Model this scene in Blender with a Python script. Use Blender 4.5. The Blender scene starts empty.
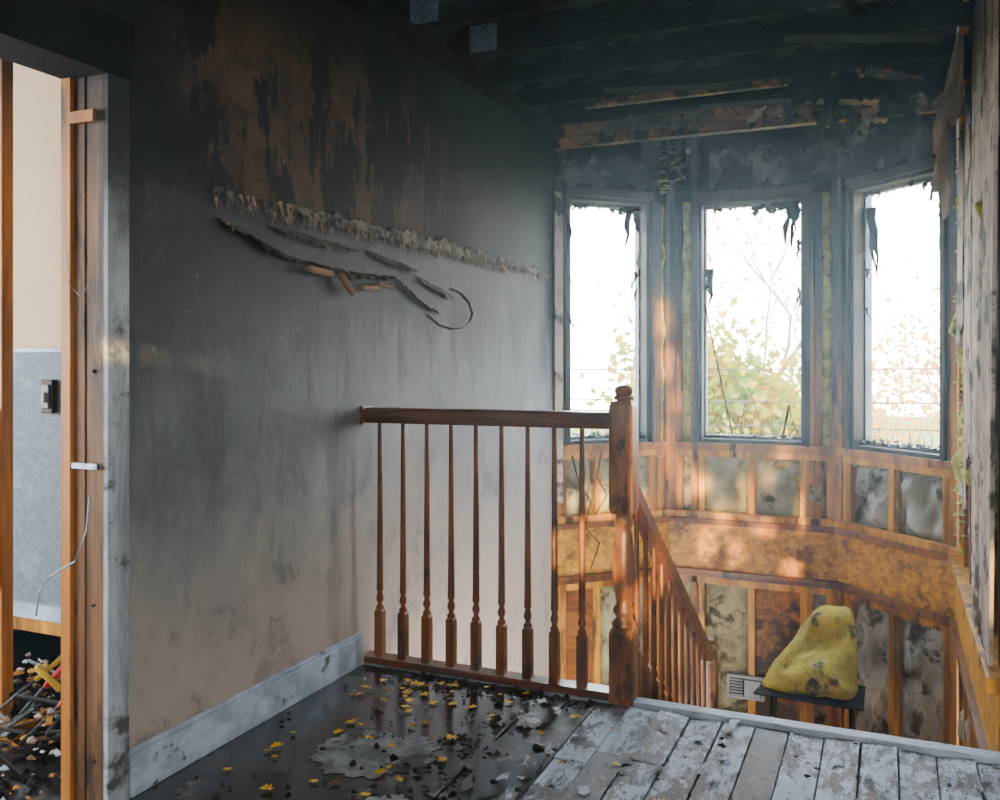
import bpy, bmesh, math, random
from mathutils import Vector, noise, Matrix
random.seed(7)
R=random.random
def U(a,b): return a+(b-a)*R()
scene=bpy.context.scene

# ------------------------------------------------------------ materials
class NT:
    def __init__(s,name):
        s.m=bpy.data.materials.new(name); s.m.use_nodes=True
        s.t=s.m.node_tree; s.n=s.t.nodes; s.l=s.t.links
        s.b=s.n['Principled BSDF']
        g=s.n.new('ShaderNodeNewGeometry'); s.pos=g.outputs['Position']
        x=s.n.new('ShaderNodeSeparateXYZ'); s.l.new(s.pos,x.inputs[0])
        s.x,s.y,s.z=x.outputs
    def put(s,i,v):
        if hasattr(v,'links') or hasattr(v,'is_linked'): s.l.new(v,i)
        elif isinstance(v,tuple) and len(v)==3 and i.type=='RGBA': i.default_value=(*v,1)
        else: i.default_value=v
    def noise(s,scale=(1,1,1),sc=1.0,det=6,rough=.6,dist=0.0):
        mp=s.n.new('ShaderNodeMapping'); s.l.new(s.pos,mp.inputs[0]); mp.inputs['Scale'].default_value=scale
        n=s.n.new('ShaderNodeTexNoise'); s.l.new(mp.outputs[0],n.inputs[0])
        n.inputs['Scale'].default_value=sc; n.inputs['Detail'].default_value=det
        n.inputs['Roughness'].default_value=rough; n.inputs['Distortion'].default_value=dist
        return n.outputs[0]
    def math(s,op,a,b=0.0,cl=False):
        n=s.n.new('ShaderNodeMath'); n.operation=op; n.use_clamp=cl
        s.put(n.inputs[0],a); s.put(n.inputs[1],b); return n.outputs[0]
    def ramp01(s,v,a,b,o0=0.0,o1=1.0):
        if a>b: a,b,o0,o1=b,a,o1,o0
        n=s.n.new('ShaderNodeMapRange'); n.interpolation_type='SMOOTHSTEP'
        s.put(n.inputs[0],v); n.inputs[1].default_value=a; n.inputs[2].default_value=b
        n.inputs[3].default_value=o0; n.inputs[4].default_value=o1; return n.outputs[0]
    def mix(s,f,a,b,mode='MIX'):
        n=s.n.new('ShaderNodeMix'); n.data_type='RGBA'; n.blend_type=mode
        s.put(n.inputs[0],f); s.put(n.inputs[6],a); s.put(n.inputs[7],b); return n.outputs[2]
    def cramp(s,v,stops):
        n=s.n.new('ShaderNodeValToRGB'); s.l.new(v,n.inputs[0]); e=n.color_ramp.elements
        e[0].position=stops[0][0]; e[0].color=(*stops[0][1],1)
        e[1].position=stops[-1][0]; e[1].color=(*stops[-1][1],1)
        for p,c in stops[1:-1]:
            k=e.new(p); k.color=(*c,1)
        return n.outputs[0]
    def fin(s,col,rough=.8,bump=None,bs=.3,bd=.01,metal=0.0,spec=.5):
        s.put(s.b.inputs['Base Color'],col); s.put(s.b.inputs['Roughness'],rough)
        s.put(s.b.inputs['Metallic'],metal); s.b.inputs['Specular IOR Level'].default_value=spec
        if bump is not None:
            bn=s.n.new('ShaderNodeBump'); s.l.new(bump,bn.inputs['Height'])
            bn.inputs['Strength'].default_value=bs; bn.inputs['Distance'].default_value=bd
            s.l.new(bn.outputs[0],s.b.inputs['Normal'])
        return s.m

def mat(name,c1,c2,sc=(6,6,6),rough=.8,char=None,cc=(.010,.011,.013),stain=None,stth=(.55,.7),bs=.4,metal=0.0,spec=.3,ssc=(3.1,2.7,3.3)):
    k=NT(name); n=k.noise(sc,1,8,.65,.4)
    col=k.mix(k.ramp01(n,.35,.65),c1,c2)
    if stain is not None:
        n2=k.noise(ssc,1.6,8,.7)
        col=k.mix(k.ramp01(n2,*stth),col,stain)
    if char:
        z0,z1,amp=char
        zz=k.math('ADD',k.z,k.math('MULTIPLY',k.math('SUBTRACT',k.noise((2.2,2.2,1.2),2,7,.7),.5),amp))
        col=k.mix(k.ramp01(zz,z0,z1),col,cc)
    return k.fin(col,rough,n,bs,.008,metal,spec)

def wall_material():
    k=NT('smoked_wallpaper')
    n1=k.noise((1,1,1),1.3,8,.6); n2=k.noise((3.2,3.2,.55),1.9,8,.7); n3=k.noise((1,1,1),9,8,.75); n4=k.noise((1,1.2,.8),3.3,8,.72,.6)
    zz=k.math('ADD',k.z,k.math('MULTIPLY',k.math('SUBTRACT',n1,.5),.8))
    zz=k.math('ADD',zz,k.math('MULTIPLY',k.math('SUBTRACT',n4,.5),.75))
    zz=k.math('ADD',zz,k.math('MULTIPLY',k.math('SUBTRACT',n3,.5),.32))
    f=k.math('DIVIDE',zz,2.0,True)
    low=k.cramp(f,[(0,(.44,.37,.31)),(.15,(.36,.325,.29)),(.28,(.26,.255,.25)),(.40,(.175,.19,.21)),(.54,(.115,.137,.160)),(.66,(.062,.074,.088)),(.76,(.030,.036,.043)),(.88,(.016,.019,.022)),(1,(.010,.011,.013))])
    side=k.math('MULTIPLY',k.ramp01(k.math('ADD',k.y,k.math('MULTIPLY',n1,1.2)),2.0,3.9,1,0),k.ramp01(zz,.45,1.3))
    low=k.mix(k.math('MULTIPLY',side,.85),low,(.016,.018,.021))
    dz=k.math('ADD',k.z,k.math('MULTIPLY',k.math('SUBTRACT',n2,.5),1.7))
    low=k.mix(k.ramp01(dz,.95,1.65,0,.92),low,(.013,.015,.018))
    low=k.mix(k.math('MULTIPLY',k.ramp01(n2,.50,.64,0,.5),k.ramp01(k.z,.2,1.2)),low,(.03,.034,.038))
    low=k.mix(k.ramp01(n4,.54,.66,0,.40),low,(.08,.075,.07))
    sc=k.noise((1,2.2,1.1),14,4,.8,1.5)
    low=k.mix(k.ramp01(sc,.65,.69,0,.40),low,(.40,.40,.39))
    sp=k.noise((1,1,1),30,3,.8)
    low=k.mix(k.math('MULTIPLY',k.ramp01(sp,.64,.68,0,.6),k.ramp01(n4,.52,.58)),low,(.04,.04,.04))
    br=k.mix(k.ramp01(n3,.35,.65),(.092,.056,.034),(.032,.021,.015))
    yy=k.math('ADD',k.y,k.math('MULTIPLY',n1,.8))
    ym=k.math('MULTIPLY',k.ramp01(yy,2.3,2.6),k.ramp01(yy,3.4,4.2,1,.30))
    msk=k.math('MULTIPLY',k.ramp01(k.math('ADD',n4,k.math('MULTIPLY',k.math('SUBTRACT',n2,.5),1.0)),.48,.53),ym)
    top=k.mix(msk,(.0024,.0024,.0024),br)
    top=k.mix(k.ramp01(k.math('ADD',k.z,k.math('MULTIPLY',n4,.3)),2.20,2.6),top,(.002,.002,.002))
    top=k.mix(k.math('MULTIPLY',k.ramp01(k.math('ADD',k.y,n1),3.7,4.7,0,.85),k.ramp01(k.z,1.7,2.45,1,.15)),top,(.040,.044,.050))
    edge=k.math('ADD',k.z,k.math('MULTIPLY',k.math('SUBTRACT',n3,.5),.20))
    ef=k.ramp01(edge,1.58,1.69)
    col=k.mix(ef,low,top)
    return k.fin(col,k.ramp01(ef,0,1,.60,.72),n3,.45,.007,0,.2)
M_wall=wall_material()

def floor_dark():
    k=NT('wet_sooty_floor')
    n1=k.noise((1,1,1),2.4,8,.7); n2=k.noise((1,1,1),13,8,.75)
    col=k.mix(k.ramp01(n1,.42,.62),(.007,.007,.009),(.036,.033,.032))
    col=k.mix(k.ramp01(n2,.58,.68,0,.5),col,(.10,.10,.11))
    wet=k.ramp01(n1,.46,.62,.06,.36)
    return k.fin(col,wet,n2,.20,.003,0,.7)
M_floor=floor_dark()

def plank_mat(name,light):
    k=NT(name)
    g=k.noise((26,1.6,26),1,8,.7,.3); n1=k.noise((2.6,1.5,1),2.6,8,.75); n2=k.noise((14,5,1),3,8,.85)
    base=k.mix(k.ramp01(g,.3,.7),(.016,.018,.024),(.085,.092,.11))
    f=k.math('ADD',k.math('MULTIPLY',n1,.5),k.math('MULTIPLY',n2,.5))
    th=.495 if light else .56
    col=k.mix(k.ramp01(f,th-.015,th+.02),base,(.50,.60,.76) if light else (.26,.31,.38))
    col=k.mix(k.ramp01(g,.58,.72,0,.8),col,(.045,.050,.060))
    return k.fin(col,k.ramp01(n1,.35,.6,.15,.5),f,.9,.014,0,.5)
M_plankL=plank_mat('flaking_painted_plank',True)
M_plankD=plank_mat('scorched_plank',False)

VS=(6,6,.9)
M_stud=mat('scorched_pine_stud',(.46,.20,.024),(.17,.062,.012),(9,9,1.4),.55,char=(.75,1.85,1.3),cc=(.013,.0115,.009),stain=(.030,.014,.007),stth=(.54,.66),ssc=VS)
M_jamb=mat('weathered_jamb',(.26,.12,.042),(.10,.048,.021),(14,14,1.2),.6,char=(1.3,2.0,.9),stain=(.026,.017,.012),stth=(.49,.59),ssc=VS)
M_jamb2=mat('bare_jamb_stud',(.55,.21,.027),(.26,.095,.015),(14,14,1.2),.5,char=(1.6,2.3,.8),stain=(.05,.025,.012),stth=(.55,.65),ssc=VS)
M_studlow=mat('orange_pine',(.74,.35,.025),(.28,.105,.010),(9,9,1.4),.45,stain=(.045,.017,.006),stth=(.53,.64),ssc=VS)
M_osb=mat('osb_board',(.72,.36,.024),(.36,.16,.014),(22,22,30),.5,stain=(.14,.055,.010),stth=(.50,.64))
M_osbd=mat('osb_panel_scorched',(.42,.18,.018),(.18,.068,.010),(22,22,30),.55,stain=(.05,.022,.008),stth=(.48,.60))
M_trimwood=mat('stained_sill_wood',(.30,.105,.014),(.10,.033,.008),(3,3,18),.36,stain=(.018,.009,.006),stth=(.52,.64),ssc=(5,5,2))
M_frame=mat('sooted_window_frame',(.034,.025,.018),(.012,.010,.008),(8,8,3),.55,stain=(.09,.08,.06),stth=(.6,.7),spec=.2)
M_sash=mat('smoked_vinyl_sash',(.11,.13,.14),(.035,.04,.045),(8,8,4),.45)
M_char=mat('charred_timber',(.0018,.0018,.0018),(.0055,.005,.0045),(8,8,14),.85,bs=.9,spec=.1)
M_beam=mat('half_burnt_beam',(.24,.11,.035),(.05,.026,.012),(2,9,14),.65,stain=(.006,.006,.006),stth=(.46,.54),bs=.8)
M_insul=mat('insulation_kraft',(.40,.37,.21),(.20,.18,.10),(7,7,5),.9,char=(.6,1.6,.6),stain=(.06,.045,.024),stth=(.52,.62),bs=.6)
M_insul2=mat('insulation_foil_grey',(.48,.49,.44),(.23,.23,.19),(8,8,5),.75,stain=(.07,.055,.036),stth=(.52,.62),bs=.6)
M_yellow=mat('yellow_fibreglass',(.62,.62,.13),(.26,.26,.06),(14,14,14),.95,char=(1.4,2.5,1.0),stain=(.05,.05,.02),stth=(.56,.66),bs=.8)
M_dry=mat('torn_drywall',(.60,.49,.41),(.30,.24,.20),(9,9,5),.85,char=(1.8,2.5,1.1),stain=(.07,.055,.045),stth=(.51,.59),bs=.5)
M_plaster=mat('ceiling_paper_remnant',(.40,.31,.21),(.16,.12,.08),(9,9,9),.85,stain=(.015,.013,.011),stth=(.46,.53))
M_drydark=mat('smoked_drywall',(.075,.080,.080),(.015,.017,.018),(5,5,4),.85,stain=(.004,.004,.004),stth=(.44,.52),spec=.15)
M_base=mat('chalky_white_trim',(.52,.62,.76),(.28,.36,.46),(6,6,9),.55,stain=(.06,.065,.07),stth=(.58,.66),ssc=(5,5,8))
M_casing=mat('painted_casing',(.52,.60,.68),(.20,.23,.27),(12,12,2.5),.6,char=(1.15,1.75,.7),stain=(.07,.07,.07),stth=(.55,.64))
M_rail=mat('varnished_rail',(.18,.062,.018),(.08,.028,.011),(3,14,14),.28,spec=.5)
def newelmat():
    k=NT('scorched_turned_oak'); n=k.noise((16,16,2),1,8,.7)
    col=k.mix(k.ramp01(n,.35,.62),(.38,.155,.030),(.15,.055,.015))
    col=k.mix(k.ramp01(k.noise((1.6,1.6,.7),9,7,.7),.50,.62),col,(.050,.022,.009))
    return k.fin(col,.34,n,.4,.004,0,.5)
M_newel=newelmat()
M_bal=mat('turned_baluster_wood',(.23,.080,.022),(.09,.031,.011),(12,12,3),.34,stain=(.022,.012,.008),stth=(.54,.66))
M_cream=mat('cream_wall',(.54,.41,.28),(.46,.35,.24),(2,2,2),.8,stain=(.38,.31,.23),stth=(.6,.75),bs=.1)
M_mesh=mat('grey_wainscot',(.16,.21,.25),(.10,.14,.18),(60,60,60),.7,stain=(.24,.28,.31),stth=(.55,.7),bs=.3)
M_black=mat('soot_black',(.005,.005,.005),(.012,.012,.012),(6,6,6),.8)
M_paper=mat('peeled_wallpaper',(.100,.082,.064),(.030,.026,.022),(9,9,9),.75,stain=(.18,.14,.10),stth=(.58,.68))
M_back=mat('wallpaper_backing',(.32,.22,.14),(.15,.105,.07),(5,5,5),.75)
M_fringe=mat('ashy_wallpaper_border',(.20,.18,.165),(.035,.032,.030),(14,14,14),.85)
M_metal=mat('galvanised_plate',(.30,.42,.55),(.16,.22,.30),(30,30,30),.35,metal=.8)
M_leafs=[mat('leaf_yellow',(.95,.62,.02),(.78,.42,.012),(40,40,40),.6),mat('leaf_orange',(.62,.30,.02),(.40,.17,.02),(30,30,30),.6),mat('leaf_brown',(.12,.06,.022),(.07,.04,.02),(30,30,30),.6)]
M_lino=mat('flaked_linoleum',(.34,.37,.38),(.12,.13,.14),(14,14,14),.5,stain=(.03,.03,.032),stth=(.51,.57))
M_cush=mat('scorched_yellow_vinyl',(.58,.47,.045),(.34,.29,.040),(9,9,9),.55,stain=(.060,.056,.032),stth=(.53,.61),ssc=(4,4,3),bs=.8)
M_white=mat('vent_enamel',(.42,.50,.55),(.30,.36,.40),(9,9,9),.4)
M_red=mat('red_handle',(.60,.02,.015),(.38,.015,.012),(9,9,9),.35)
M_blue=mat('blue_pipe',(.04,.16,.45),(.04,.08,.28),(9,9,9),.4)
M_ylw=mat('yellow_handle',(.60,.42,.03),(.4,.27,.02),(9,9,9),.45)
M_bark=mat('bark',(.10,.07,.05),(.05,.035,.03),(6,6,2),.9)
M_birch=mat('pale_bark',(.20,.14,.11),(.12,.08,.06),(6,6,2),.9)
M_grass=mat('lawn',(.10,.14,.03),(.16,.14,.04),(1,1,1),.9)
M_brick=mat('chimney_brick',(.22,.11,.08),(.14,.07,.055),(3,3,22),.9)
def foliage(name,c1,c2):
    k=NT(name); n=k.noise((1,1,1),1.5,3)
    col=k.mix(k.ramp01(n,.4,.6),c1,c2); k.fin(col,.6)
    tr=k.n.new('ShaderNodeBsdfTranslucent'); k.l.new(col,tr.inputs[0])
    mx=k.n.new('ShaderNodeMixShader'); mx.inputs[0].default_value=.5
    k.l.new(k.b.outputs[0],mx.inputs[1]); k.l.new(tr.outputs[0],mx.inputs[2])
    k.l.new(mx.outputs[0],k.n['Material Output'].inputs[0]); return k.m
M_fol=foliage('autumn_foliage',(.46,.27,.002),(.14,.20,.003))
M_fol2=foliage('pale_autumn_foliage',(.58,.29,.06),(.48,.33,.06))

# ------------------------------------------------------------ mesh builder
class Fr:
    def __init__(s,o,d,n): s.o=Vector((o[0],o[1],0)); s.d=Vector((d[0],d[1],0)); s.n=Vector((n[0],n[1],0))
    def __call__(s,a,n,z): return s.o+s.d*a+s.n*n+Vector((0,0,z))
W=Fr((0,0),(1,0),(0,1))
class MB:
    def __init__(s): s.v=[];s.f=[];s.mi=[];s.sm=[];s.mats=[]
    def mid(s,m):
        if m not in s.mats: s.mats.append(m)
        return s.mats.index(m)
    def add(s,vs,fs,m,smooth=False):
        b=len(s.v); s.v+= [tuple(v) for v in vs]; i=s.mid(m)
        for f in fs: s.f.append([b+q for q in f]); s.mi.append(i); s.sm.append(smooth)
    def box(s,x0,x1,y0,y1,z0,z1,m,F=W):
        vs=[F(x,y,z) for z in (z0,z1) for x,y in((x0,y0),(x1,y0),(x1,y1),(x0,y1))]
        s.add(vs,[(0,3,2,1),(4,5,6,7),(0,1,5,4),(1,2,6,5),(2,3,7,6),(3,0,4,7)],m)
    def bar(s,p,q,w,h,m,up=Vector((0,0,1))):
        p=Vector(p);q=Vector(q);d=(q-p).normalized()
        if abs(d.dot(up))>.99: up=Vector((1,0,0))
        sd=d.cross(up).normalized(); u=sd.cross(d)
        vs=[c+sd*a*w/2+u*b*h/2 for c in(p,q) for a,b in((-1,-1),(1,-1),(1,1),(-1,1))]
        s.add(vs,[(0,3,2,1),(4,5,6,7),(0,1,5,4),(1,2,6,5),(2,3,7,6),(3,0,4,7)],m)
    def prism(s,poly,z0,z1,m):
        n=len(poly); vs=[(x,y,z0) for x,y in poly]+[(x,y,z1) for x,y in poly]
        s.add(vs,[tuple(range(n))[::-1],tuple(range(n,2*n))]+[(i,(i+1)%n,n+(i+1)%n,n+i) for i in range(n)],m)
    def lathe(s,cx,cy,prof,m,seg=16):
        vs=[];fs=[]
        for r,z in prof:
            for k in range(seg):
                a=2*math.pi*k/seg; vs.append((cx+r*math.cos(a),cy+r*math.sin(a),z))
        for i in range(len(prof)-1):
            for k in range(seg):
                k2=(k+1)%seg; fs.append((i*seg+k,i*seg+k2,(i+1)*seg+k2,(i+1)*seg+k))
        fs.append(tuple(range(seg))[::-1]); b=(len(prof)-1)*seg; fs.append(tuple(range(b,b+seg)))
        s.add(vs,fs,m,True)
    def loft_sq(s,cx,cy,prof,m):
        vs=[];fs=[]
        for r,z in prof:
            vs+=[(cx-r,cy-r,z),(cx+r,cy-r,z),(cx+r,cy+r,z),(cx-r,cy+r,z)]
        for i in range(len(prof)-1):
            for k in range(4): fs.append((i*4+k,i*4+(k+1)%4,(i+1)*4+(k+1)%4,(i+1)*4+k))
        fs.append((3,2,1,0)); b=(len(prof)-1)*4; fs.append((b,b+1,b+2,b+3))
        s.add(vs,fs,m)
    def tube(s,pts,rad,m,seg=8):
        pts=[Vector(p) for p in pts]; n=len(pts)
        if not isinstance(rad,(list,tuple)): rad=[rad]*n
        vs=[];fs=[]
        for i,p in enumerate(pts):
            d=(pts[min(i+1,n-1)]-pts[max(i-1,0)]).normalized()
            a=Vector((0,0,1)) if abs(d.z)<.9 else Vector((1,0,0))
            u=d.cross(a).normalized(); w=d.cross(u)
            for k in range(seg):
                t=2*math.pi*k/seg; vs.append(p+u*math.cos(t)*rad[i]+w*math.sin(t)*rad[i])
        for i in range(n-1):
            for k in range(seg): fs.append((i*seg+k,i*seg+(k+1)%seg,(i+1)*seg+(k+1)%seg,(i+1)*seg+k))
        fs.append(tuple(range(seg))); fs.append(tuple(range((n-1)*seg,n*seg)))
        s.add(vs,fs,m,True)
    def grid(s,fn,nu,nv,m,smooth=True,skip=None):
        vs=[fn(i/nu,j/nv) for j in range(nv+1) for i in range(nu+1)]
        fs=[]
        for j in range(nv):
            for i in range(nu):
                if skip and skip((i+.5)/nu,(j+.5)/nv): continue
                fs.append((j*(nu+1)+i,j*(nu+1)+i+1,(j+1)*(nu+1)+i+1,(j+1)*(nu+1)+i))
        s.add(vs,fs,m,smooth)
    def chunk(s,c,r,m):
        c=Vector(c); ds=[(1,0,0),(0,1,0),(-1,0,0),(0,-1,0),(0,0,.7),(0,0,-.5)]
        vs=[c+Vector((d[0]*r*U(.5,1.3)+U(-.3,.3)*r,d[1]*r*U(.5,1.3)+U(-.3,.3)*r,d[2]*r*U(.6,1.2))) for d in ds]
        s.add(vs,[(0,1,4),(1,2,4),(2,3,4),(3,0,4),(1,0,5),(2,1,5),(3,2,5),(0,3,5)],m)
    def lumpy(s,F,a0,a1,z0,z1,n,bul,m,fq=9):
        sd=U(0,50)
        def fn(u,v):
            e=min(1,min(u,1-u)*6)*min(1,min(v,1-v)*8)
            a=a0+(a1-a0)*u; z=z0+(z1-z0)*v
            h=noise.fractal(Vector((a*fq+sd,z*fq*.7,sd)),1,2,3)
            return F(a,n+bul*e*(.5+1.2*h),z)
        s.grid(fn,14,max(10,int((z1-z0)*30)),m)
    def ragged(s,F,a0,a1,lo,hi,n,m,th=.012,amp=.04,N=40,curl=0.0):
        sd=U(0,90); vs=[];fs=[]
        for i in range(N+1):
            t=i/N;a=a0+(a1-a0)*t
            l=lo(t)+amp*noise.fractal(Vector((a*14,sd,0)),.8,2,4); h=hi(t)+amp*noise.fractal(Vector((a*14,sd+9,0)),.8,2,4)
            if h<l+.005: h=l+.005
            nn=n+curl*abs(noise.noise(Vector((a*4,sd,3))))
            vs+=[F(a,nn,l),F(a,n,h),F(a,nn-th,l),F(a,n-th,h)]
        for i in range(N):
            b=i*4;c=b+4
            fs+=[(b,c,c+1,b+1),(b+2,b+3,c+3,c+2),(b,b+2,c+2,c),(b+1,c+1,c+3,b+3)]
        fs+=[(0,1,3,2),(4*N,4*N+2,4*N+3,4*N+1)]
        s.add(vs,fs,m)
    def obj(s,name,bev=0.0,parent=None,fixn=True):
        me=bpy.data.meshes.new(name); me.from_pydata(s.v,[],s.f)
        for m in s.mats: me.materials.append(m)
        me.polygons.foreach_set('material_index',s.mi); me.polygons.foreach_set('use_smooth',s.sm)
        if fixn:
            bm=bmesh.new(); bm.from_mesh(me); bmesh.ops.recalc_face_normals(bm,faces=bm.faces); bm.to_mesh(me); bm.free()
        o=bpy.data.objects.new(name,me); scene.collection.objects.link(o)
        if bev:
            b=o.modifiers.new('b','BEVEL'); b.width=bev; b.segments=2; b.limit_method='ANGLE'; b.angle_limit=math.radians(50)
        if parent: o.parent=parent
        return o
def empty(name):
    e=bpy.data.objects.new(name,None); scene.collection.objects.link(e); return e

XL=-1.84; YR=2.96; TOP=2.90; LZ=-1.14
# ------------------------------------------------------------ shell
b=MB()
b.box(XL-.12,XL,1.75,5.12,-2.8,TOP,M_wall)
b.box(XL-.12,XL,.75,1.75,1.93,TOP,M_wall)
b.box(XL-.12,XL,-1.5,.75,-.3,TOP,M_wall)
b.box(XL-.12,XL,.75,1.75,-2.8,-.02,M_wall)
b.obj('wall_left')
b=MB()
b.box(XL-.001,2.4,-1.5,YR-.04,-.26,-.02,M_black)
b.box(.315,2.4,YR-.04,3.2,-.26,-.0,M_floor)
b.box(XL,-1.10,-1.5,YR-.04,-.02,0,M_floor)
x=-1.10
while x<2.4:
    w=.102; x1=min(x+w,2.4)
    cuts=[-1.5]+sorted([U(-.8,2.0),U(2.05,2.75)])+[YR-.045]
    for i in range(3):
        dz=U(-.004,.005); tl=U(-.004,.004)
        m=M_plankL if R()<.88 and x>-.95 else M_plankD
        g=U(.001,.005); ya,yb_=cuts[i]+.0015,cuts[i+1]-.0015
        vs=[(x+g,ya,-.02),(x1-.0015,ya,-.02),(x1-.0015,yb_,-.02),(x+g,yb_,-.02),(x+g,ya,dz+tl),(x1-.0015,ya,dz-tl),(x1-.0015,yb_,dz-tl),(x+g,yb_,dz+tl)]
        b.add(vs,[(0,3,2,1),(4,5,6,7),(0,1,5,4),(1,2,6,5),(2,3,7,6),(3,0,4,7)],m)
    x=x1
b.obj('floor',bev=.002)
b=MB(); b.box(XL,.315,YR-.04,YR+.02,-.24,.012,M_base)
b.box(XL,.315,YR-.04,YR+.0,-.6,-.24,M_trimwood)
b.obj('trim_stair_nosing',bev=.006)
b=MB()
for i in range(110):
    cx=U(-1.0,.5); cy=U(1.7,2.88); L=U(.010,.055); wd=U(.005,.018); h=U(.002,.012)
    a=math.pi/2+U(-.3,.3); dx=Vector((math.cos(a),math.sin(a),0)); dy=Vector((-dx.y,dx.x,0)); c=Vector((cx,cy,.007))
    b.add([c-dx*L-dy*wd*U(.5,1),c-dy*wd*U(.6,1.4),c+dx*L-dy*wd*U(.3,1)+Vector((0,0,h)),c+dx*L*U(.7,1)+dy*wd*U(.4,1)+Vector((0,0,h*.5)),c+dy*wd*U(.6,1.4),c-dx*L*U(.6,1)+dy*wd*U(.3,1)],[(0,1,2,3,4,5)],M_plankL)
b.obj('paint_flakes')

b=MB()
bay=[(XL,4.31),(.315,4.31),(.315,5.03),(-.275,5.62),(-1.27,5.62),(XL,5.05)]
b.prism(bay,LZ-.2,LZ,M_trimwood); b.obj('floor_landing')
b=MB(); b.box(XL,.315,1.0,5.0,-2.9,-2.8,M_floor); b.obj('floor_lower')
b=MB()
for k in range(1,6):
    y0=YR+.02+.27*(k-1); b.box(-.79,.26,y0,y0+.30,-.19*k-.035,-.19*k,M_plankD)
    b.box(-.79,.26,y0+.27,y0+.285,-.19*(k+1),-.19*k-.03,M_trimwood)
for xx in(-.83,.225):
    b.add([(xx,2.98,-.02),(xx,2.98,-.34),(xx,4.33,-1.30),(xx,4.33,-1.0),(xx+.035,2.98,-.02),(xx+.035,2.98,-.34),(xx+.035,4.33,-1.30),(xx+.035,4.33,-1.0)],[(0,1,2,3),(4,7,6,5),(0,4,5,1),(1,5,6,2),(2,6,7,3),(3,7,4,0)],M_studlow)
b.obj('stair_flight')
b=MB()
for k in range(1,7):
    y1=4.31-.27*(k-1); b.box(XL+.01,-.90,y1-.30,y1,LZ-.19*k-.035,LZ-.19*k,M_plankD)
    b.box(XL+.01,-.90,y1-.285,y1-.27,LZ-.19*(k+1),LZ-.19*k-.03,M_trimwood)
b.obj('stair_flight.001')

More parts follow.
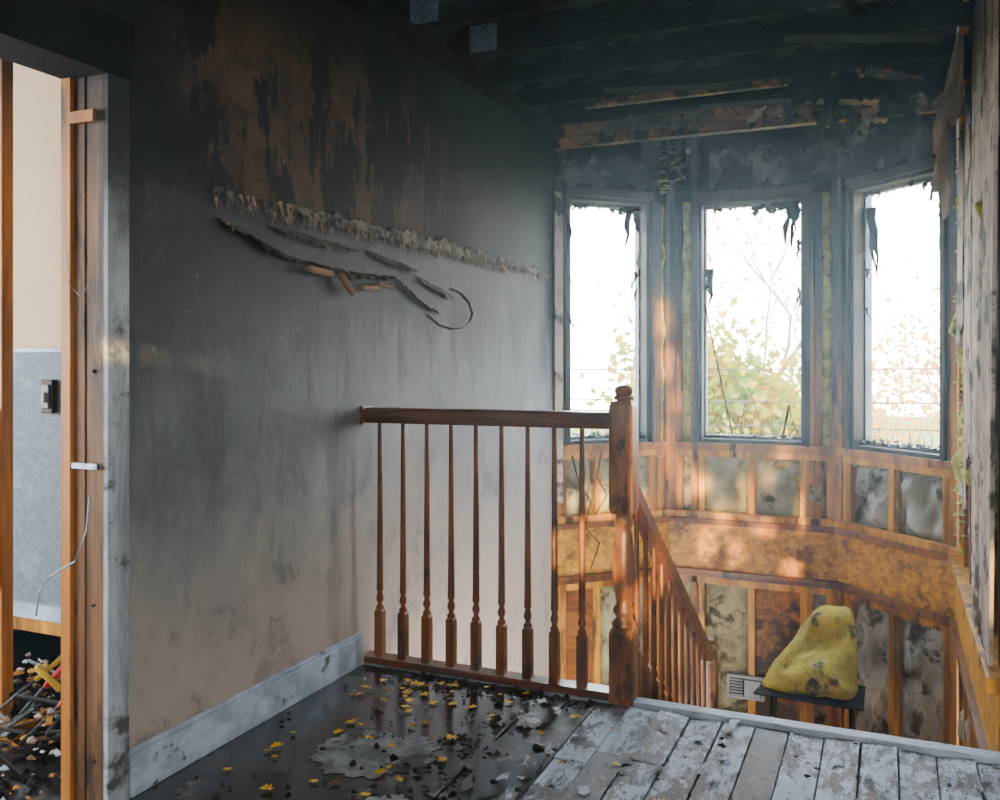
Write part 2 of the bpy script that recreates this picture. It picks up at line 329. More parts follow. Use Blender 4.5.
# ------------------------------------------------------------ bay walls
segs=[('wall_bay_left',Fr((XL,5.05),(.7071,.7071),(.7071,-.7071)),.811,.09,.660,[.04,.30,.52,.74],'l'),
      ('wall_bay_center',Fr((-1.27,5.62),(1,0),(0,-1)),.995,.180,.815,[.045,.20,.50,.80,.95],'c'),
      ('wall_bay_right',Fr((-.275,5.62),(.7071,-.7071),(-.7071,-.7071)),.834,.105,.748,[.05,.40,.76],'r')]
ZS,ZT=.64,2.14
for nm,F,L,w0,w1,st,tag in segs:
    b=MB()
    b.box(-.05,L+.05,-.14,-.11,LZ-.2,ZS-.03,M_osb,F)
    b.box(-.05,L+.05,-.14,-.11,ZT+.03,TOP,M_char,F)
    b.box(-.05,w0,-.14,-.11,ZS-.03,ZT+.03,M_stud,F); b.box(w1,L+.05,-.14,-.11,ZS-.03,ZT+.03,M_stud,F)
    b.box(w0-.045,w0-.004,-.11,.0,LZ,TOP,M_stud,F); b.box(w1+.004,w1+.045,-.11,0,LZ,TOP,M_stud,F)
    b.box(.0,.038,-.11,.012,LZ,TOP,M_stud,F); b.box(L-.038,L,-.11,.012,LZ,TOP,M_stud,F)
    if w0>.15:
        b.box(.042,.080,-.11,-.004,.19,TOP,M_stud,F); b.lumpy(F,.076,w0-.045,ZS,2.2,-.02,.03,M_yellow)
    if L-w1>.15:
        b.box(w1+.050,w1+.09,-.11,-.006,.19,TOP,M_stud,F); b.lumpy(F,w1+.09,L-.04,ZS,2.2,-.02,.03,M_yellow)
    b.box(.0,L,-.11,.022,ZS-.045,ZS,M_stud,F); b.box(.0,L,-.09,.004,ZS-.085,ZS-.047,M_studlow,F)
    b.box(.0,L,-.11,.0,ZT,ZT+.14,M_char,F)
    for sx in st:
        b.box(sx-.019,sx+.019,-.10,.0,.19,ZS-.085,M_studlow,F)
        b.box(sx-.019,sx+.019,-.10,-.002,LZ,-.19,M_studlow,F)
    b.box(0,L,-.10,.0,-.235,-.19,M_studlow,F)
    b.box(0,L,-.02,.014,-.14,.14,M_osb,F)
    b.box(0,L,-.10,.045,.14,.175,M_trimwood,F); b.box(0,L,-.02,.03,.175,.215,M_studlow,F)
    b.box(0,L,-.02,.045,-.185,-.14,M_trimwood,F)
    b.obj(nm,bev=.003)
    b=MB(); edges=[0.02]+st+[L-.02]
    for i in range(len(edges)-1):
        a0,a1=edges[i]+.019,edges[i+1]-.019
        if a1-a0<.06: continue
        b.lumpy(F,a0,a1,.20,ZS-.09,-.06,.055,M_insul2 if tag=='r' else M_insul)
        if tag=='c' and i==3:
            b.box(a0,a1,-.09,-.05,LZ,-.2,M_osbd,F); continue
        if tag=='l' and i<2:
            b.box(a0,a1,-.06,-.03,LZ,-.2,M_trimwood,F); continue
        b.lumpy(F,a0,a1,LZ+.02,-.24,-.06,.045,M_insul2 if tag=='r' else M_insul)
    for i in range(150):
        a=random.choice(st)+random.choice([-1,1])*U(.02,.036); a=min(max(a,.03),L-.03); z=random.choice([U(.2,.56),U(.2,.56),U(-.9,-.25)]); r=U(.005,.012)
        for q in range(4): b.chunk(F(a+U(-.006,.006),-.014,z+q*.012),r*U(.6,1),M_yellow)
    for i in range(40):
        a=U(.03,L-.03); b.chunk(F(a,-.01,ZS-.095),U(.006,.014),M_yellow)
    b.obj('wall_insulation')
    b=MB(); fw=.024
    for (a0,a1,z0,z1) in((w0,w0+fw,ZS,ZT),(w1-fw,w1,ZS,ZT),(w0+fw,w1-fw,ZS,ZS+fw),(w0+fw,w1-fw,ZT-fw,ZT)):
        b.box(a0,a1,-.13,.006,z0,z1,M_frame,F)
    for (a0,a1,z0,z1) in((w0+fw,w0+fw+.012,ZS+fw,ZT-fw),(w1-fw-.012,w1-fw,ZS+fw,ZT-fw),(w0+fw,w1-fw,ZS+fw,ZS+fw+.02),(w0+fw,w1-fw,ZT-fw-.02,ZT-fw)):
        b.box(a0,a1,-.12,-.07,z0,z1,M_sash,F)
    b.box(w0-.022,w0-.002,0,.022,ZS-.02,ZT+.05,M_frame,F); b.box(w1+.002,w1+.022,0,.022,ZS-.02,ZT+.05,M_frame,F)
    b.box(w0-.022,w1+.022,0,.022,ZT,ZT+.05,M_frame,F)
    b.obj('window_%d'%(1+'lcr'.index(tag)),bev=.003)
    b=MB()
    def shred(a,z,da,dz,w):
        n0=U(-.10,-.05); pts=6; vs=[];fs=[]
        for i in range(pts+1):
            t=i/pts; ww=w*(1-t)**.7*U(.5,1.3)+.001; ca=a+da*t+U(-.010,.010); cz=z+dz*t; nn=n0+U(-.012,.012)
            hx,hz=(ww,0) if abs(dz)>abs(da) else (0,ww)
            vs+=[F(ca-hx,nn,cz-hz),F(ca+hx,nn+.004,cz+hz)]
        for i in range(pts): fs.append((2*i,2*i+1,2*i+3,2*i+2))
        b.add(vs,fs,M_frame)
    for i in range(7): shred(w0+.05+abs(random.gauss(0,.10)),ZT-fw-.01,U(-.03,.03),-U(.02,.05),U(.01,.035))
    for i in range(10): shred(w1-.05-abs(random.gauss(0,.10)),ZT-fw-.01,U(-.03,.03),-U(.02,.08),U(.01,.04))
    for i in range(3): shred(w1-.06-i*.02,ZT-.03,U(-.04,.02),-U(.12,.30),U(.012,.026))
    for i in range(3):
        shred(w0+.045,U(1.4,2.05),U(.02,.04),-U(.05,.2),U(.005,.012)); shred(w1-.045,U(1.5,2.05),-U(.01,.04),-U(.05,.25),U(.006,.015))
    for i in range(100):
        b.chunk(F(U(w0+.04,w1-.04),U(-.11,.0),ZS+.035+U(0,.026)),U(.004,.016),random.choice([M_sash,M_frame,M_frame,M_char]))
    for i in range(18):
        a=U(w0+.05,w1-.05); p=F(a,-.08,ZS+.04); q=F(a+U(-.07,.07),-.08,ZS+U(.06,.17)); b.tube([p,(p+q)/2+Vector((U(-.01,.01),0,.01)),q],.002,M_char,5)
    if tag=='c':
        b.tube([F(w0+.03,-.05,1.50),F(w0+.10,-.06,1.15),F(w0+.17,-.07,.82),F(w0+.20,-.06,.68)],.005,M_char,6)
        b.tube([F(w0+.24,-.06,.68),F(w0+.27,-.05,.85),F(w0+.30,-.06,.98),F(w0+.36,-.06,.78),F(w0+.40,-.06,.69)],.003,M_char,6)
        b.bar(F(w1-.14,-.06,.67),F(w1-.10,-.05,.88),.008,.012,M_char)
        b.tube([F(w1-.10,-.05,.85),F(w1-.06,-.05,.72),F(w1-.03,-.06,.67)],.003,M_char,6)
        shred(w0+.05,1.72,.02,-.25,.03)
        for i in range(5): shred(w1-.08-.05*i,ZT-.03,U(-.02,.02),-U(.05,.12),.045)
    if tag=='r':
        for q in range(2): shred(w0+.06,2.02,.05,-.42,.035)
        shred(w1-.06,1.95,-.05,-.25,.035)
    b.obj('window_debris')

FL,FC,FRt=segs[0][1],segs[1][1],segs[2][1]
for F_,a0,a1,z1 in((FL,0.0,.80,2.38),(FC,.25,.99,2.44),(FRt,.0,.80,2.42)):
    b=MB(); b.ragged(F_,a0,a1,lambda t:2.20,lambda t:z1,.014,M_drydark,amp=.06)
    if F_ is FL: b.ragged(FL,-.0,.05,lambda t:.3,lambda t:2.15,.03,M_dry,amp=.02,N=8)
    b.obj('torn_drywall')
b=MB()
for i in range(90):
    c=FC(random.gauss(.0,.06),U(0.02,.08),U(2.20,2.48)); b.chunk(c,U(.012,.040),random.choice([M_yellow,M_drydark,M_drydark]))
for i in range(24):
    c=FC(U(.1,.9),U(.0,.06),U(2.3,2.55)); l=U(.03,.08); b.tube([c,c+Vector((U(-.02,.02),0,-l))],.004,random.choice([M_char,M_char,M_drydark]),5)
b.obj('hanging_insulation_clump')

# ------------------------------------------------------------ right stair wall
F=Fr((.315,5.03),(0,-1),(-1,0)); Lr=1.95
b=MB()
b.box(0,Lr,-.14,-.11,-2.8,TOP,M_osb,F)
for sx in(.03,.33,.68,1.05,1.42,1.80,1.93):
    b.box(sx-.019,sx+.019,-.11,.0,-2.8,TOP,M_stud if sx>.5 else M_studlow,F)
b.box(0,Lr,-.02,.014,-.14,.14,M_osb,F); b.box(0,Lr,-.05,.045,.14,.19,M_studlow,F); b.box(0,Lr,-.02,.04,-.185,-.14,M_trimwood,F)
b.box(0,Lr,-.10,.01,2.45,2.53,M_char,F)
b.obj('wall_right_stair',bev=.003)
b=MB()
e=[.03,.33,.68,1.05,1.42,1.80,1.93]
for i in range(6):
    b.lumpy(F,e[i]+.019,e[i+1]-.019,.2,2.4,-.07,.07,M_yellow if i%2==0 else M_insul2)
    b.lumpy(F,e[i]+.019,e[i+1]-.019,-1.1,-.2,-.07,.06,M_insul2)
for i in range(160):
    z=U(.25,2.2); b.chunk(F(random.choice([.06,.30,.36])+U(-.03,.03),U(.0,.02),z),U(.006,.018),M_yellow)
b.obj('wall_insulation')
b=MB()
b.ragged(F,.70,1.02,lambda t:.5+.3*t,lambda t:2.3-.4*t,.018,M_dry,amp=.12,curl=.03)
b.ragged(F,1.06,1.55,lambda t:.25,lambda t:2.42,.018,M_dry,amp=.10,curl=.04)
b.ragged(F,1.62,1.93,lambda t:.25,lambda t:2.5,.02,M_dry,amp=.10,curl=.04)
b.ragged(F,.38,.66,lambda t:1.2+.3*t,lambda t:2.2,.016,M_dry,amp=.10,curl=.03)
b.ragged(F,.35,.95,lambda t:1.85+.3*t,lambda t:2.44,.05,M_back,amp=.14,curl=.20)
b.obj('torn_drywall')

b=MB(); b.box(.315,2.5,3.05,3.19,0,TOP,M_drydark); b.obj('wall_front')
b=MB(); b.box(2.4,2.54,-1.6,3.2,-.26,TOP,M_dry); b.obj('wall_right')
SD=Vector((-.28,.95,-.09))
sun_holes=[(-.92,-.84,1.46,1.50),(-.80,-.76,1.47,1.49),(.72,.82,1.98,2.20),(.78,.87,1.70,1.90),(.70,.76,2.50,2.60),(.84,.88,1.50,1.62),(-.22,-.18,2.35,2.43),
       (1.03,1.09,.58,.78),(1.20,1.26,.60,.72),(.30,.48,.84,1.02),(.53,.56,1.05,1.44),(.50,.56,.66,.80),(.2,.26,.86,.98),(.9,.96,.95,1.20),
       (.95,1.10,1.0,1.10),(1.12,1.2,.8,.95),(.62,.68,.72,.98),(1.35,1.45,.78,.84),
       (1.28,1.33,.88,1.10),(1.52,1.60,.55,.62),(1.62,1.66,.80,1.02),(1.75,1.83,1.06,1.12),(1.40,1.44,1.05,1.2),(1.5,1.54,1.2,1.5),(.80,.83,1.1,1.4),(1.9,1.94,.7,1.0)]  # openings placed so sun rays land as warm spots on wall, newel and bay
b=MB()
xs=sorted(set([XL-.12,2.54]+[h[0] for h in sun_holes]+[h[1] for h in sun_holes])); zs=sorted(set([-.26,TOP]+[h[2] for h in sun_holes]+[h[3] for h in sun_holes]))
for j in range(len(zs)-1):
    run=None
    for i in range(len(xs)-1):
        cx=(xs[i]+xs[i+1])/2; cz=(zs[j]+zs[j+1])/2
        op=any(h[0]<cx<h[1] and h[2]<cz<h[3] for h in sun_holes)
        if not op: 
            if run is None: run=xs[i]
        if (op or i==len(xs)-2) and run is not None:
            b.box(run,xs[i] if op else xs[i+1],-1.52,-1.5,zs[j],zs[j+1],M_dry); run=None
b.obj('wall_back_sun_mask')  # unseen wall, perforated to shape the sun into dapples
b=MB()
b.box(-4.2,2.54,-1.64,5.0,TOP,TOP+.05,M_char)
b.prism([(XL-.2,5.0),(.6,5.0),(.5,5.2),(-.1,5.85),(-1.4,5.85),(XL-.2,5.4)],TOP,TOP+.05,M_char)
b.obj('ceiling')
b=MB(); y=-1.2; k=0
while y<4.9:
    x1=.315 if y>3.0 else 2.4
    b.box(XL,x1,y-.02,y+.02,2.50,2.585,M_char); b.box(XL,x1,y-.02,y+.02,TOP-.05,TOP,M_char)
    x=XL+.05; up=True
    while x<x1-.3:
        b.bar((x,y,2.57 if up else 2.86),(x+.3,y,2.86 if up else 2.57),.035,.06,M_char); x+=.3; up=not up
    y+=.405; k+=1
b.box(XL,.315,5.0,5.06,2.40,2.56,M_beam); b.box(XL,.315,5.28,5.32,2.50,2.6,M_char)
b.box(-1.5,.315,4.60,4.64,2.50,2.585,M_beam)
b.box(XL+.0,XL+.09,1.8,5.0,2.46,2.50,M_char)
for i in range(160):
    yy=-1.2+.405*random.randint(8,15)+U(-.02,.02); b.chunk((U(XL+.05,.25),yy,U(2.48,2.51)),U(.01,.035),M_char)
b.obj('ceiling_trusses',bev=.004)
b=MB()
for yy,x0 in((3.255,-1.80),(3.66,-1.72),(2.85,-1.6)):
    b.box(x0,x0+.13,yy-.025,yy-.021,2.52,2.64,M_metal)
    for i in range(5):
        for j in range(4): b.box(x0+.01+i*.024,x0+.02+i*.024,yy-.029,yy-.025,2.53+j*.027,2.54+j*.027,M_metal)
b.obj('truss_connector_plates')
b=MB()
G=Fr((0,4.98),(1,0),(0,-1))
b.ragged(G,-.70,-.10,lambda t:2.40+.04*math.sin(t*7),lambda t:2.50,.02,M_plaster,amp=.08,curl=.18)
b.ragged(G,-1.5,-.9,lambda t:2.44,lambda t:2.52,.02,M_paper,amp=.04,curl=.1)
b.ragged(G,-.2,.25,lambda t:2.31+.1*t,lambda t:2.50,.03,M_plaster,amp=.10,curl=.22)
for (x0,y0,x1_,y1,zz0,zz1,m) in((-.55,4.72,-.05,4.80,2.47,2.42,M_beam),(-.10,4.45,.20,4.62,2.48,2.42,M_beam),(-1.3,4.3,-.7,4.36,2.49,2.46,M_char),(-.9,4.75,-.3,4.70,2.48,2.45,M_char),(-.4,3.9,.2,4.0,2.49,2.44,M_char)):
    b.bar((x0,y0,zz0),(x1_,y1,zz1),.10,.012,m)
G2=Fr((0,4.58),(1,0),(0,-1))
b.ragged(G2,-.45,.25,lambda t:2.40-.05*t,lambda t:2.52,.02,M_char,amp=.10,curl=.12)
for i in range(16):
    x=U(-.8,.25); y=U(4.3,5.0); l=U(.04,.12); b.tube([(x,y,2.5),(x+U(-.03,.03),y,2.5-l*.5),(x+U(-.05,.05),y,2.5-l)],.003,M_char,5)
b.obj('hanging_ceiling_board')

# ------------------------------------------------------------ left wall details
b=MB(); b.box(XL,XL+.018,1.78,YR-.04,.0,.11,M_base); b.box(XL,XL+.012,1.78,YR-.04,.11,.125,M_base); b.obj('baseboard_left',bev=.004)
FW=Fr((XL,0),(0,1),(1,0))
b=MB()
b.ragged(FW,2.45,5.0,lambda t:1.640,lambda t:1.670+.012*math.sin(t*4),.006,M_fringe,th=.006,amp=.024,N=300,curl=.008)
for i in range(520):
    a=U(2.10,4.95); z=1.64+U(-.02,.03); l=U(.01,.045)
    b.add([FW(a,.006,z),FW(a+U(.01,.03),.006,z+.005),FW(a+U(0,.03),U(.006,.018),z-l)],[(0,1,2)],random.choice([M_fringe,M_fringe,M_paper,M_paper,M_back]))
b.obj('burnt_wallpaper_border')
# loose wallpaper: several ragged strips curling off the wall below the border
b=MB()
def sm(P,t):
    k=t*(len(P)-1); i=min(int(k),len(P)-2); f=k-i
    return P[i][0]*(1-f)+P[i+1][0]*f, P[i][1]*(1-f)+P[i+1][1]*f
def curl(P,wid,out,turn,m,seed,N=90,taper=True):
    """strip rooted on the wall along P, leaning out and curling downwards"""
    def f(u,v):
        y,z=sm(P,u)
        e=(math.sin(math.pi*min(1,max(0,u)))**.45) if taper else 1
        w=wid*(e+.04)*(.55+.8*abs(noise.fractal(Vector((u*9,seed,0)),.8,2,4))); a=v*turn
        jag=.012*noise.fractal(Vector((u*34,seed+5,0)),.7,2,4)*v
        return FW(y+.01*v,.003+out*e*math.sin(a),z+.006*noise.noise(Vector((u*16,seed,2)))-w*(a/turn)*(1.0 if turn<1.8 else (1-.35*v))+jag)
    b.grid(f,N,8,m)
curl([(2.12,1.578),(2.22,1.562),(2.34,1.525),(2.46,1.500),(2.58,1.488)],.050,.028,2.6,M_paper,1)
curl([(2.36,1.590),(2.50,1.584),(2.70,1.575),(2.90,1.560)],.040,.018,1.6,M_paper,4)
curl([(2.56,1.490),(2.70,1.482),(2.88,1.478),(3.04,1.482),(3.18,1.492)],.036,.030,2.8,M_paper,8)
curl([(2.95,1.575),(3.08,1.560),(3.22,1.550),(3.36,1.530)],.045,.016,1.6,M_paper,12)
curl([(3.16,1.490),(3.24,1.455),(3.32,1.420),(3.44,1.385),(3.56,1.365)],.034,.024,2.6,M_paper,17)
curl([(3.34,1.510),(3.46,1.490),(3.58,1.470),(3.70,1.440)],.050,.016,1.5,M_paper,22)
def roll(y0,z0,y1,z1,r):
    p=Vector(FW(y0,r+.016,z0)); q=Vector(FW(y1,r+.018,z1)); n=26; L=q-p; d=L.normalized(); u=Vector((1,0,0)); w=d.cross(u)
    def f(a,v):
        th=a*3.6*math.pi; rr=r*(1-.45*a); return p+L*v+u*math.cos(th)*rr+w*math.sin(th)*rr
    b.grid(f,n,3,M_back)
roll(2.54,1.462,2.68,1.456,.014); roll(2.74,1.458,2.82,1.395,.015); roll(2.88,1.422,2.99,1.428,.013); roll(3.0,1.446,3.11,1.442,.012)
lp=[(3.44,1.345),(3.54,1.305),(3.66,1.290),(3.76,1.298),(3.84,1.33),(3.87,1.37),(3.84,1.42),(3.76,1.46),(3.66,1.475)]
def rib(u,v):
    y,z=sm(lp,u); o=.006+.016*math.sin(math.pi*u); return FW(y,o+(v-.5)*.012,z+(v-.5)*.006*(1+noise.noise(Vector((u*14,0,0)))))
b.grid(rib,80,3,M_paper)
b.obj('peeling_wallpaper')

# door opening
b=MB()
b.box(XL,XL+.016,1.705,1.775,0,2.0,M_casing)
b.box(XL-.058,XL,1.705,1.75,0,1.93,M_jamb); b.box(XL-.100,XL-.062,1.702,1.75,0,1.93,M_jamb); b.box(XL-.063,XL-.057,1.72,1.75,0,1.93,M_black)
b.box(XL-.135,XL-.102,1.692,1.75,0,1.93,M_jamb2)
b.box(XL-.135,XL+.02,.75,1.78,1.88,1.93,M_char); b.box(XL,XL+.02,.70,1.79,1.93,2.03,M_char)
b.box(XL-.12,XL,.75,.79,0,1.9,M_studlow)
b.box(XL-.11,XL-.01,1.694,1.70,.870,.885,M_metal); b.box(XL-.10,XL-.02,1.69,1.70,1.76,1.79,M_jamb2)
for z in(.12,.52,1.12): b.chunk((XL-.03,1.704,z),.010,M_black)
b.tube([(XL-.03,1.69,.80),(XL-.02,1.67,.72),(XL-.05,1.66,.64),(XL-.12,1.65,.60),(XL-.15,1.64,.56),(XL-.15,1.63,.50)],.003,M_base,6)
b.tube([(XL-.03,1.69,1.35),(XL-.05,1.68,1.31),(XL-.09,1.68,1.34),(XL-.10,1.68,1.42)],.0015,M_base,5)
b.obj('door_frame',bev=.003)
b=MB()
b.box(-4.2,XL-.12,2.15,2.19,.30,TOP,M_cream); b.box(-4.2,XL-.12,2.143,2.15,.34,1.18,M_mesh)
b.box(-4.2,XL-.12,2.137,2.15,1.175,1.190,M_base); b.box(-4.2,XL-.12,2.125,2.15,.29,.335,M_base); b.box(-4.2,XL-.12,2.13,2.17,.245,.29,M_studlow)
b.obj('wall_side_room',bev=.002)
b=MB(); b.box(-4.2,XL-.12,-1.5,3.0,-.1,0,M_floor); b.obj('floor_side_room')
b=MB(); b.box(-4.3,-4.2,-1.5,3.0,-.1,.5,M_cream); b.box(-4.3,-4.2,-1.5,3.0,2.3,TOP,M_cream); b.box(-4.3,-4.2,-1.5,.0,.5,2.3,M_cream); b.box(-4.3,-4.2,1.6,3.0,.5,2.3,M_cream)
b.box(-4.3,XL-.12,-1.64,-1.5,-.1,TOP,M_cream); b.box(-4.3,XL-.12,3.0,3.1,-.1,TOP,M_black); b.obj('wall_side_room_outer')
b=MB(); b.box(-2.64,-2.49,1.92,1.96,0,TOP,M_jamb2); b.box(-2.625,-2.50,1.908,1.92,.45,1.0,M_osb)
for i in range(30): b.box(-2.615+.02*(i%5),-2.61+.02*(i%5),1.904,1.908,.5+.08*(i//5),.508+.08*(i//5),M_black)
b.box(-2.66,-2.42,1.90,1.98,0,.04,M_studlow)
b.obj('wall_stud',bev=.003)
b=MB(); b.box(-2.565,-2.515,2.12,2.143,.975,1.085,M_frame); b.box(-2.557,-2.523,2.113,2.12,.99,1.07,M_sash); b.box(-2.545,-2.535,2.103,2.113,1.01,1.045,M_white); b.obj('light_switch',bev=.003)
# long-handled tools dumped in the rubble: shaft, thick grip, collar
b=MB()
def tool(p,q,m,r=.007,grip=.35):
    P=Vector(p);Q=Vector(q); G_=P.lerp(Q,1-grip)
    b.tube([P,P.lerp(Q,.5)+Vector((0,0,.004)),G_],r*.75,M_sash,8)
    b.tube([G_,G_.lerp(Q,.06),G_.lerp(Q,.5),G_.lerp(Q,.94),Q],[r*.9,r*1.45,r*1.25,r*1.5,r*.8],m,10)
tool((-2.44,1.90,.04),(-2.29,2.10,.30),M_red,.008,.6); tool((-2.33,1.86,.03),(-2.21,2.12,.25),M_red,.008,.65); tool((-2.28,1.90,.05),(-2.215,2.12,.23),M_blue,.006,.5)
tool((-2.20,2.02,.04),(-2.38,1.95,.22),M_ylw,.008,.4); tool((-2.50,1.85,.05),(-2.38,2.05,.22),M_ylw,.006,.35)
b.tube([(-2.62,1.98,.10),(-2.4,1.93,.13),(-2.22,2.0,.10),(-2.08,1.93,.05)],.007,M_black,8); b.tube([(-2.50,2.02,.20),(-2.3,2.05,.14),(-2.05,2.04,.10)],.005,M_white,8)
b.obj('discarded_hand_tools')
b=MB()
for i in range(900):
    x=U(-2.7,-2.0); y=U(1.60,2.75); hh=.13*max(0,1-((y-2.15)/.5)**2); r=U(.004,.020); b.chunk((x,y,r*.5+U(0,.02+hh)),r,random.choice([M_char,M_char,M_char,M_base,M_black,M_black,M_jamb,M_dry,M_studlow]))
for i in range(50): 
    c=Vector((U(-2.6,-2.05),U(1.72,2.3),U(.02,.12))); d=Vector((U(-1,1),U(-1,1),U(-.35,.35))).normalized()*U(.04,.12); b.bar(c-d,c+d,U(.006,.02),.006,random.choice([M_jamb2,M_char,M_black,M_jamb,M_sash]))
b.obj('rubble_pile')

# ------------------------------------------------------------ railing
def baluster(b,x,y,z0,z1,low):
    s=.0165
    b.loft_sq(x,y,[(s,z0),(s,z0+low),(s*.8,z0+low+.008)],M_bal)
    h=z0+low+.006
    b.lathe(x,y,[(.012,h),(.016,h+.006),(.016,h+.012),(.009,h+.020),(.009,h+.026),(.014,h+.036),(.015,h+.046),(.010,h+.060),(.009,h+.068),(.014,h+.074),(.0135,h+.084),(.0125,h+.10),(.0095,z1-.20),(.0085,z1)],M_bal,12)
b=MB()
yb=YR-.005
for i in range(9):
    x=-1.775+i*.1005
    baluster(b,x,yb,.028,.925,.17)
b.box(XL,-.865,yb-.035,yb+.035,.0,.030,M_rail)
prof=[(-.028,.912),(.028,.912),(.030,.93),(.036,.942),(.036,.958),(.026,.969),(-.026,.969),(-.036,.958),(-.036,.942),(-.030,.93)]
n=len(prof); vs=[(XL,yb+p,z) for p,z in prof]+[(-.865,yb+p,z+.004) for p,z in prof]
b.add(vs,[tuple(range(n)),tuple(range(n,2*n))]+[(i,(i+1)%n,n+(i+1)%n,n+i) for i in range(n)],M_rail)
b.box(XL+.001,XL+.012,yb-.04,yb+.04,.905,.975,M_rail)
b.obj('landing_railing',bev=.002)
def newel(b,x,y,z0,H,s=.044):
    b.loft_sq(x,y,[(s,z0),(s,z0+.22*H),(s*.86,z0+.235*H)],M_newel)
    P=[(.036,.23),(.044,.24),(.044,.25),(.030,.262),(.030,.272),(.040,.283),(.040,.292),(.027,.31),(.030,.33),(.038,.37),(.042,.41),(.041,.45),(.036,.49),(.028,.535),(.026,.55),(.034,.56),(.034,.57),(.029,.58),(.029,.588),(.042,.60)]
    b.lathe(x,y,[(r*s/.044,z0+h*H) for r,h in P],M_newel,24)
    b.loft_sq(x,y,[(s*.86,z0+.595*H),(s,z0+.61*H),(s,z0+.935*H),(s*.82,z0+.95*H)],M_newel)
    P=[(.030,.945),(.026,.953),(.036,.957),(.038,.963),(.028,.968),(.031,.975),(.034,.983),(.031,.992),(.018,.999),(.001,1.0)]
    b.lathe(x,y,[(r*s/.044,z0+h*H) for r,h in P],M_newel,24)
b=MB(); newel(b,-.822,YR-.01,0,1.065,.041); b.obj('newel_post',bev=.003)
b=MB(); newel(b,-.812,4.46,LZ,.93,.038); b.obj('newel_post.001',bev=.003)
b=MB()
p0=Vector((-.812,3.0,.70)); p1=Vector((-.812,4.42,-.29))
b.bar(p0,p1,.055,.05,M_rail); b.bar(p0+Vector((0,0,.028)),p1+Vector((0,0,.028)),.04,.012,M_rail)
for i in range(11):
    y=3.08+i*.125; zt=.70-(y-3.0)*.70; z0=-.02-(y-2.98)*.735
    baluster(b,-.812,y,z0,zt,.20)
b.obj('stair_handrail',bev=.002)

# ------------------------------------------------------------ objects in the bay
e=empty('burned_chair')
OUT=[(-.625,-.598),(-.622,-.570),(-.575,-.490),(-.50,-.395),(-.43,-.300),(-.372,-.222),(-.335,-.200),(-.27,-.196),(-.205,-.192),(-.172,-.215),(-.165,-.32),(-.158,-.45),(-.152,-.575),(-.170,-.604),(-.32,-.606),(-.50,-.606)]
b=MB(); n=len(OUT); cx=sum(p[0] for p in OUT)/n; cz=sum(p[1] for p in OUT)/n
rings=[(4.948,.20),(4.944,.55),(4.946,.86),(4.962,.985),(4.975,1.020),(4.990,.985),(5.06,.985),(5.075,1.020),(5.09,.98),(5.10,.7)]
vs=[]
for yy,s_ in rings:
    for X,Z in OUT: vs.append((cx+(X-cx)*s_,yy+.16*(Z+.585)/.36+(.035*noise.noise(Vector((X*11,Z*11,1))) if s_<.9 else 0),cz+(Z-cz)*s_))
fs=[tuple(range(n)),tuple(range((len(rings)-1)*n,len(rings)*n))]
for r in range(len(rings)-1):
    for i in range(n): fs.append((r*n+i,r*n+(i+1)%n,(r+1)*n+(i+1)%n,(r+1)*n+i))
b.add(vs,fs,M_cush,True); o=b.obj('cushion',parent=e); 
m=o.modifiers.new('s','SUBSURF'); m.levels=3; m.render_levels=3
tx=bpy.data.textures.new('lump','CLOUDS'); tx.noise_scale=.08
m=o.modifiers.new('d','DISPLACE'); m.texture=tx; m.strength=.028; m.texture_coords='GLOBAL'
b=MB()
b.add([(-.66,4.90,-.605),(-.12,4.93,-.622),(-.12,5.28,-.622),(-.60,5.28,-.605),(-.66,4.90,-.620),(-.12,4.93,-.637),(-.12,5.28,-.637),(-.60,5.28,-.620)],[(0,1,2,3),(4,7,6,5),(0,4,5,1),(1,5,6,2),(2,6,7,3),(3,7,4,0)],M_black)
b.obj('seat_board',bev=.004,parent=e)
b=MB()
for X in(-.58,-.19):
    for Y in(5.02,5.23): b.tube([(X,Y,-.625),(X+(.02 if X>-.4 else -.02),Y,LZ)],.008,M_black,8)
b.obj('legs',parent=e)
b=MB(); F=FC
b.box(.36,.58,.0,.03,-.905,-.765,M_white,F)
b.box(.375,.565,.03,.034,-.89,-.78,M_frame,F)
for i in range(6): b.box(.38,.455,.033,.042,-.885+i*.018,-.876+i*.018,M_white,F)
b.box(.465,.56,.033,.042,-.885,-.785,M_white,F)
b.obj('wall_vent',bev=.003)
b=MB(); F=FL
b.tube([F(.10,.05,.58),F(.14,.06,.42),F(.22,.06,.30),F(.18,.06,.15),F(.28,.06,.05),F(.22,.06,-.1)],.004,M_black,6)
b.tube([F(.3,.05,.6),F(.26,.06,.45),F(.33,.06,.33),F(.25,.06,.22)],.004,M_black,6)
b.obj('hanging_cable')

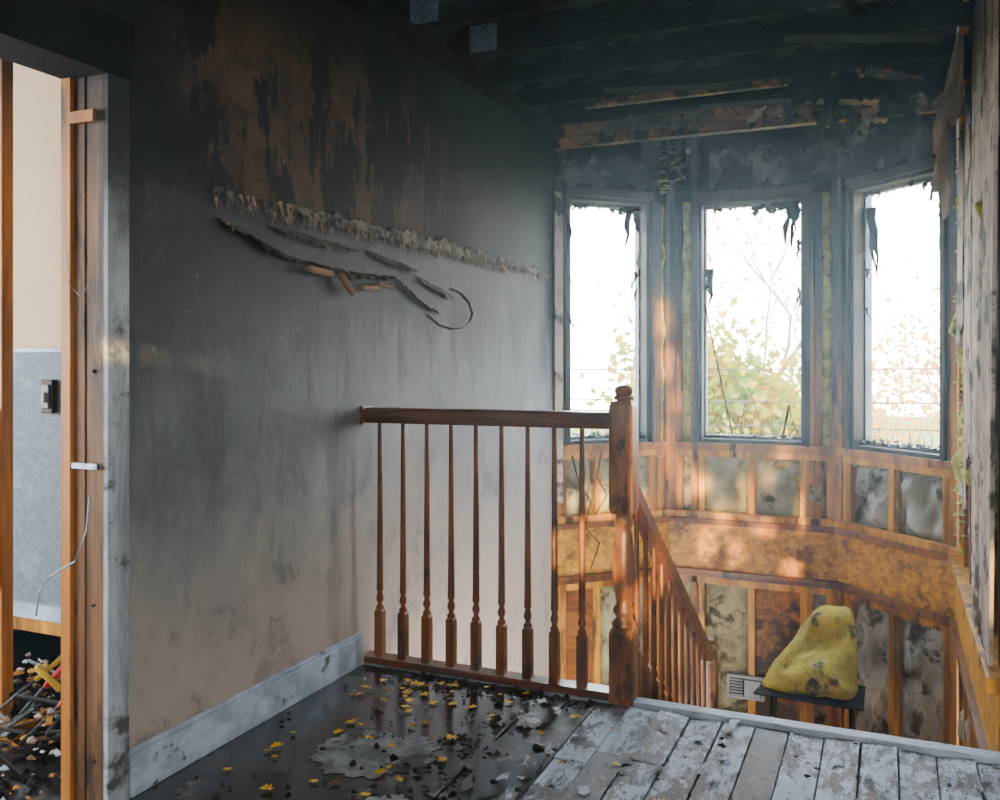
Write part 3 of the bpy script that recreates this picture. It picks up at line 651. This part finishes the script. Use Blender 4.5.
# ------------------------------------------------------------ floor litter
def leaf(b,c,s,m):
    a=U(0,6.28); el=U(.6,1.0); pts=[(0,-1),(.25,-.55),(.75,-.6),(.5,-.15),(.95,.15),(.42,.3),(.40,.7),(.12,.6),(0,1),(-.12,.6),(-.40,.7),(-.42,.3),(-.95,.15),(-.5,-.15),(-.75,-.6),(-.25,-.55)]
    n=len(pts); cu=U(-.1,.5); tx_=U(-.3,.3)
    def P(X,Y):
        X*=s*el;Y*=s; return Vector((c[0]+X*math.cos(a)-Y*math.sin(a),c[1]+X*math.sin(a)+Y*math.cos(a),c[2]+.002+max(0,abs(X)*cu+tx_*Y*.6)))
    vs=[P(0,0)]+[P(X*U(.75,1.15),Y*U(.8,1.1)) for X,Y in pts]
    b.add(vs,[(0,i+1,(i+1)%n+1) for i in range(n)],m,False)
b=MB()
for i in range(88):
    if i<72:
        x=-1.70+abs(random.gauss(0,.30)); y=random.choice([U(1.85,2.4),U(2.4,2.88),random.gauss(2.75,.07)])
    else: x=U(-1.1,.35); y=U(2.0,2.88)
    x=min(x,.4); y=min(y,2.88)
    leaf(b,(x,y,.005),U(.012,.025),random.choices(M_leafs,[8,1.3,1.3])[0])
b.obj('fallen_leaves')
b=MB()
for i in range(560):
    if i<240: x=random.gauss(-1.10,.10); y=U(2.0,2.9)
    elif i<400: x=U(-1.7,-.9); y=U(2.78,2.90)
    else: x=U(-1.8,.5); y=U(1.8,2.9)
    r=abs(random.gauss(0,.006))+.002; b.chunk((x,y,r*.5+.002),min(r,.020),random.choice([M_char,M_black,M_black]))
b.obj('char_debris')
b=MB()
def patch(cx,cy,rx,ry,rot,m,seed,h=.004):
    vs=[(cx,cy,h)]
    N=90
    for i in range(N):
        a=2*math.pi*i/N; k=1+.30*noise.fractal(Vector((math.cos(a)*3+seed,math.sin(a)*3,0)),.7,2,5)
        X=rx*k*math.cos(a);Y=ry*k*math.sin(a); vs.append((cx+X*math.cos(rot)-Y*math.sin(rot),cy+X*math.sin(rot)+Y*math.cos(rot),h))
    b.add(vs,[(0,i+1,(i+1)%N+1) for i in range(N)],m)
patch(-1.38,2.27,.18,.15,.3,M_lino,1,.002); patch(-1.2,2.0,.08,.06,.8,M_lino,5,.002)
patch(-1.05,2.72,.06,.12,.2,M_floor,9,.0085); patch(-1.0,2.35,.10,.22,.1,M_floor,12,.0085); patch(-.8,1.95,.16,.10,.1,M_floor,15,.0085)
b.obj('linoleum_remnant')

# ------------------------------------------------------------ outside
b=MB(); b.box(-60,60,6.5,90,-4.2,-4.0,M_grass); b.obj('ground')
def tree(name,x,y,h,fol,n,spread,zc,sz,bark=M_birch):
    b=MB(); base=Vector((x,y,-4)); ends=[]
    def br(p,d,l,r,dep):
        pts=[p];q=p
        for i in range(4):
            d=(d+Vector((U(-.18,.18),U(-.18,.18),U(-.05,.12)))).normalized(); q=q+d*l/4; pts.append(q)
        b.tube(pts,[r*(1-.12*i) for i in range(5)],bark,6)
        if dep==0: ends.append(q); return
        for i in range(3 if dep>1 else 4):
            br(pts[random.choice([2,3,4])],(d+Vector((U(-.9,.9),U(-.9,.9),U(-.1,.6)))).normalized(),l*.68,r*.5,dep-1)
    br(base,Vector((0,0,1)),h*.45,h*.012,3)
    for i in range(n):
        c=random.choice(ends)+Vector((random.gauss(0,spread),random.gauss(0,spread),random.gauss(0,spread*.8)))
        u=Vector((U(-1,1),U(-1,1),U(-1,1))).normalized(); v=u.cross(Vector((U(-1,1),U(-1,1),U(-1,1)))).normalized(); s=U(.5,1.1)*sz
        b.add([c-u*s,c+v*s*.6,c+u*s,c-v*s*.6],[(0,1,2,3)],fol)
    b.obj(name,fixn=False)
tree('autumn_tree',-3.1,17,5.2,M_fol,6000,.5,0,.12)
tree('autumn_tree.001',-1.9,16.5,5.1,M_fol,6000,.5,0,.12)
tree('autumn_tree.002',1.2,20,6.2,M_fol2,1500,.5,0,.10)
tree('autumn_tree.003',-3.2,24,10,M_fol2,420,.7,0,.09)
b=MB(); b.box(-.48,-.30,12.4,12.7,-4,1.25,M_brick); b.box(-.50,-.28,12.38,12.72,1.25,1.33,M_brick); b.obj('brick_chimney')
b=MB()
for z in(.2,.55,1.0): b.tube([(-16,13,z+.4),(-6,13,z),(4,13,z+.05),(16,13,z+.5)],.010,M_bark,5)
for x in(-13,12): b.tube([(x,13,-4),(x,13,3)],.12,M_bark,8)
b.obj('utility_lines')

# ------------------------------------------------------------ smoke haze hanging in the room (real participating medium)
hz=bpy.data.materials.new('thin_smoke'); hz.use_nodes=True; t=hz.node_tree; t.nodes.remove(t.nodes['Principled BSDF'])
vsn=t.nodes.new('ShaderNodeVolumeScatter'); vsn.inputs['Color'].default_value=(.58,.86,1,1); vsn.inputs['Density'].default_value=.015; vsn.inputs['Anisotropy'].default_value=.76
t.links.new(vsn.outputs[0],t.nodes['Material Output'].inputs['Volume'])
b=MB(); b.prism([(XL+.002,-1.49),(2.39,-1.49),(2.39,3.04),(.31,3.04),(.31,5.02),(-.28,5.61),(-1.265,5.61),(XL+.002,5.04)],-1.13,2.49,hz); b.obj('smoke_haze')

# ------------------------------------------------------------ light
w=bpy.data.worlds.new('hazy_sky'); scene.world=w; w.use_nodes=True
nt=w.node_tree; bg=nt.nodes['Background']
tc=nt.nodes.new('ShaderNodeTexCoord'); sx=nt.nodes.new('ShaderNodeSeparateXYZ'); nt.links.new(tc.outputs['Generated'],sx.inputs[0])
cr=nt.nodes.new('ShaderNodeValToRGB'); nt.links.new(sx.outputs[2],cr.inputs[0])
cr.color_ramp.elements[0].color=(1,.98,.95,1); cr.color_ramp.elements[1].color=(.62,.82,1,1); cr.color_ramp.elements[1].position=.8
nt.links.new(cr.outputs[0],bg.inputs[0]); bg.inputs[1].default_value=24
def area(name,loc,tgt,sx_,sy_,en,col):
    l=bpy.data.lights.new(name,'AREA'); l.shape='RECTANGLE'; l.size=sx_; l.size_y=sy_; l.energy=en; l.color=col
    o=bpy.data.objects.new(name,l); scene.collection.objects.link(o); o.location=loc
    o.rotation_euler=(Vector(tgt)-Vector(loc)).to_track_quat('-Z','Y').to_euler(); return o
area('back_room_fill',(1.1,-1.3,1.0),(-.9,5,-.5),1.8,1.3,70,(1,.90,.76))  # added fill behind the camera, no actual fixture in the room
area('side_room_fill',(-4.1,.8,1.4),(-2.4,2.1,1.0),1.4,1.6,46,(1,.96,.90))  # added fill at the unseen opening, brightens the cream wall
s=bpy.data.lights.new('sun','SUN'); s.energy=28; s.angle=.014; s.color=(1,.64,.22)
o=bpy.data.objects.new('sun',s); scene.collection.objects.link(o)
o.rotation_euler=SD.to_track_quat('-Z','Y').to_euler()

cam=bpy.data.cameras.new('camera'); co=bpy.data.objects.new('camera',cam); scene.collection.objects.link(co)
co.location=(0,0,1.15); co.rotation_euler=(math.radians(90),0,math.radians(23.4)); cam.sensor_width=36; cam.lens=32.4; cam.shift_y=-.04; cam.clip_start=.02
scene.camera=co
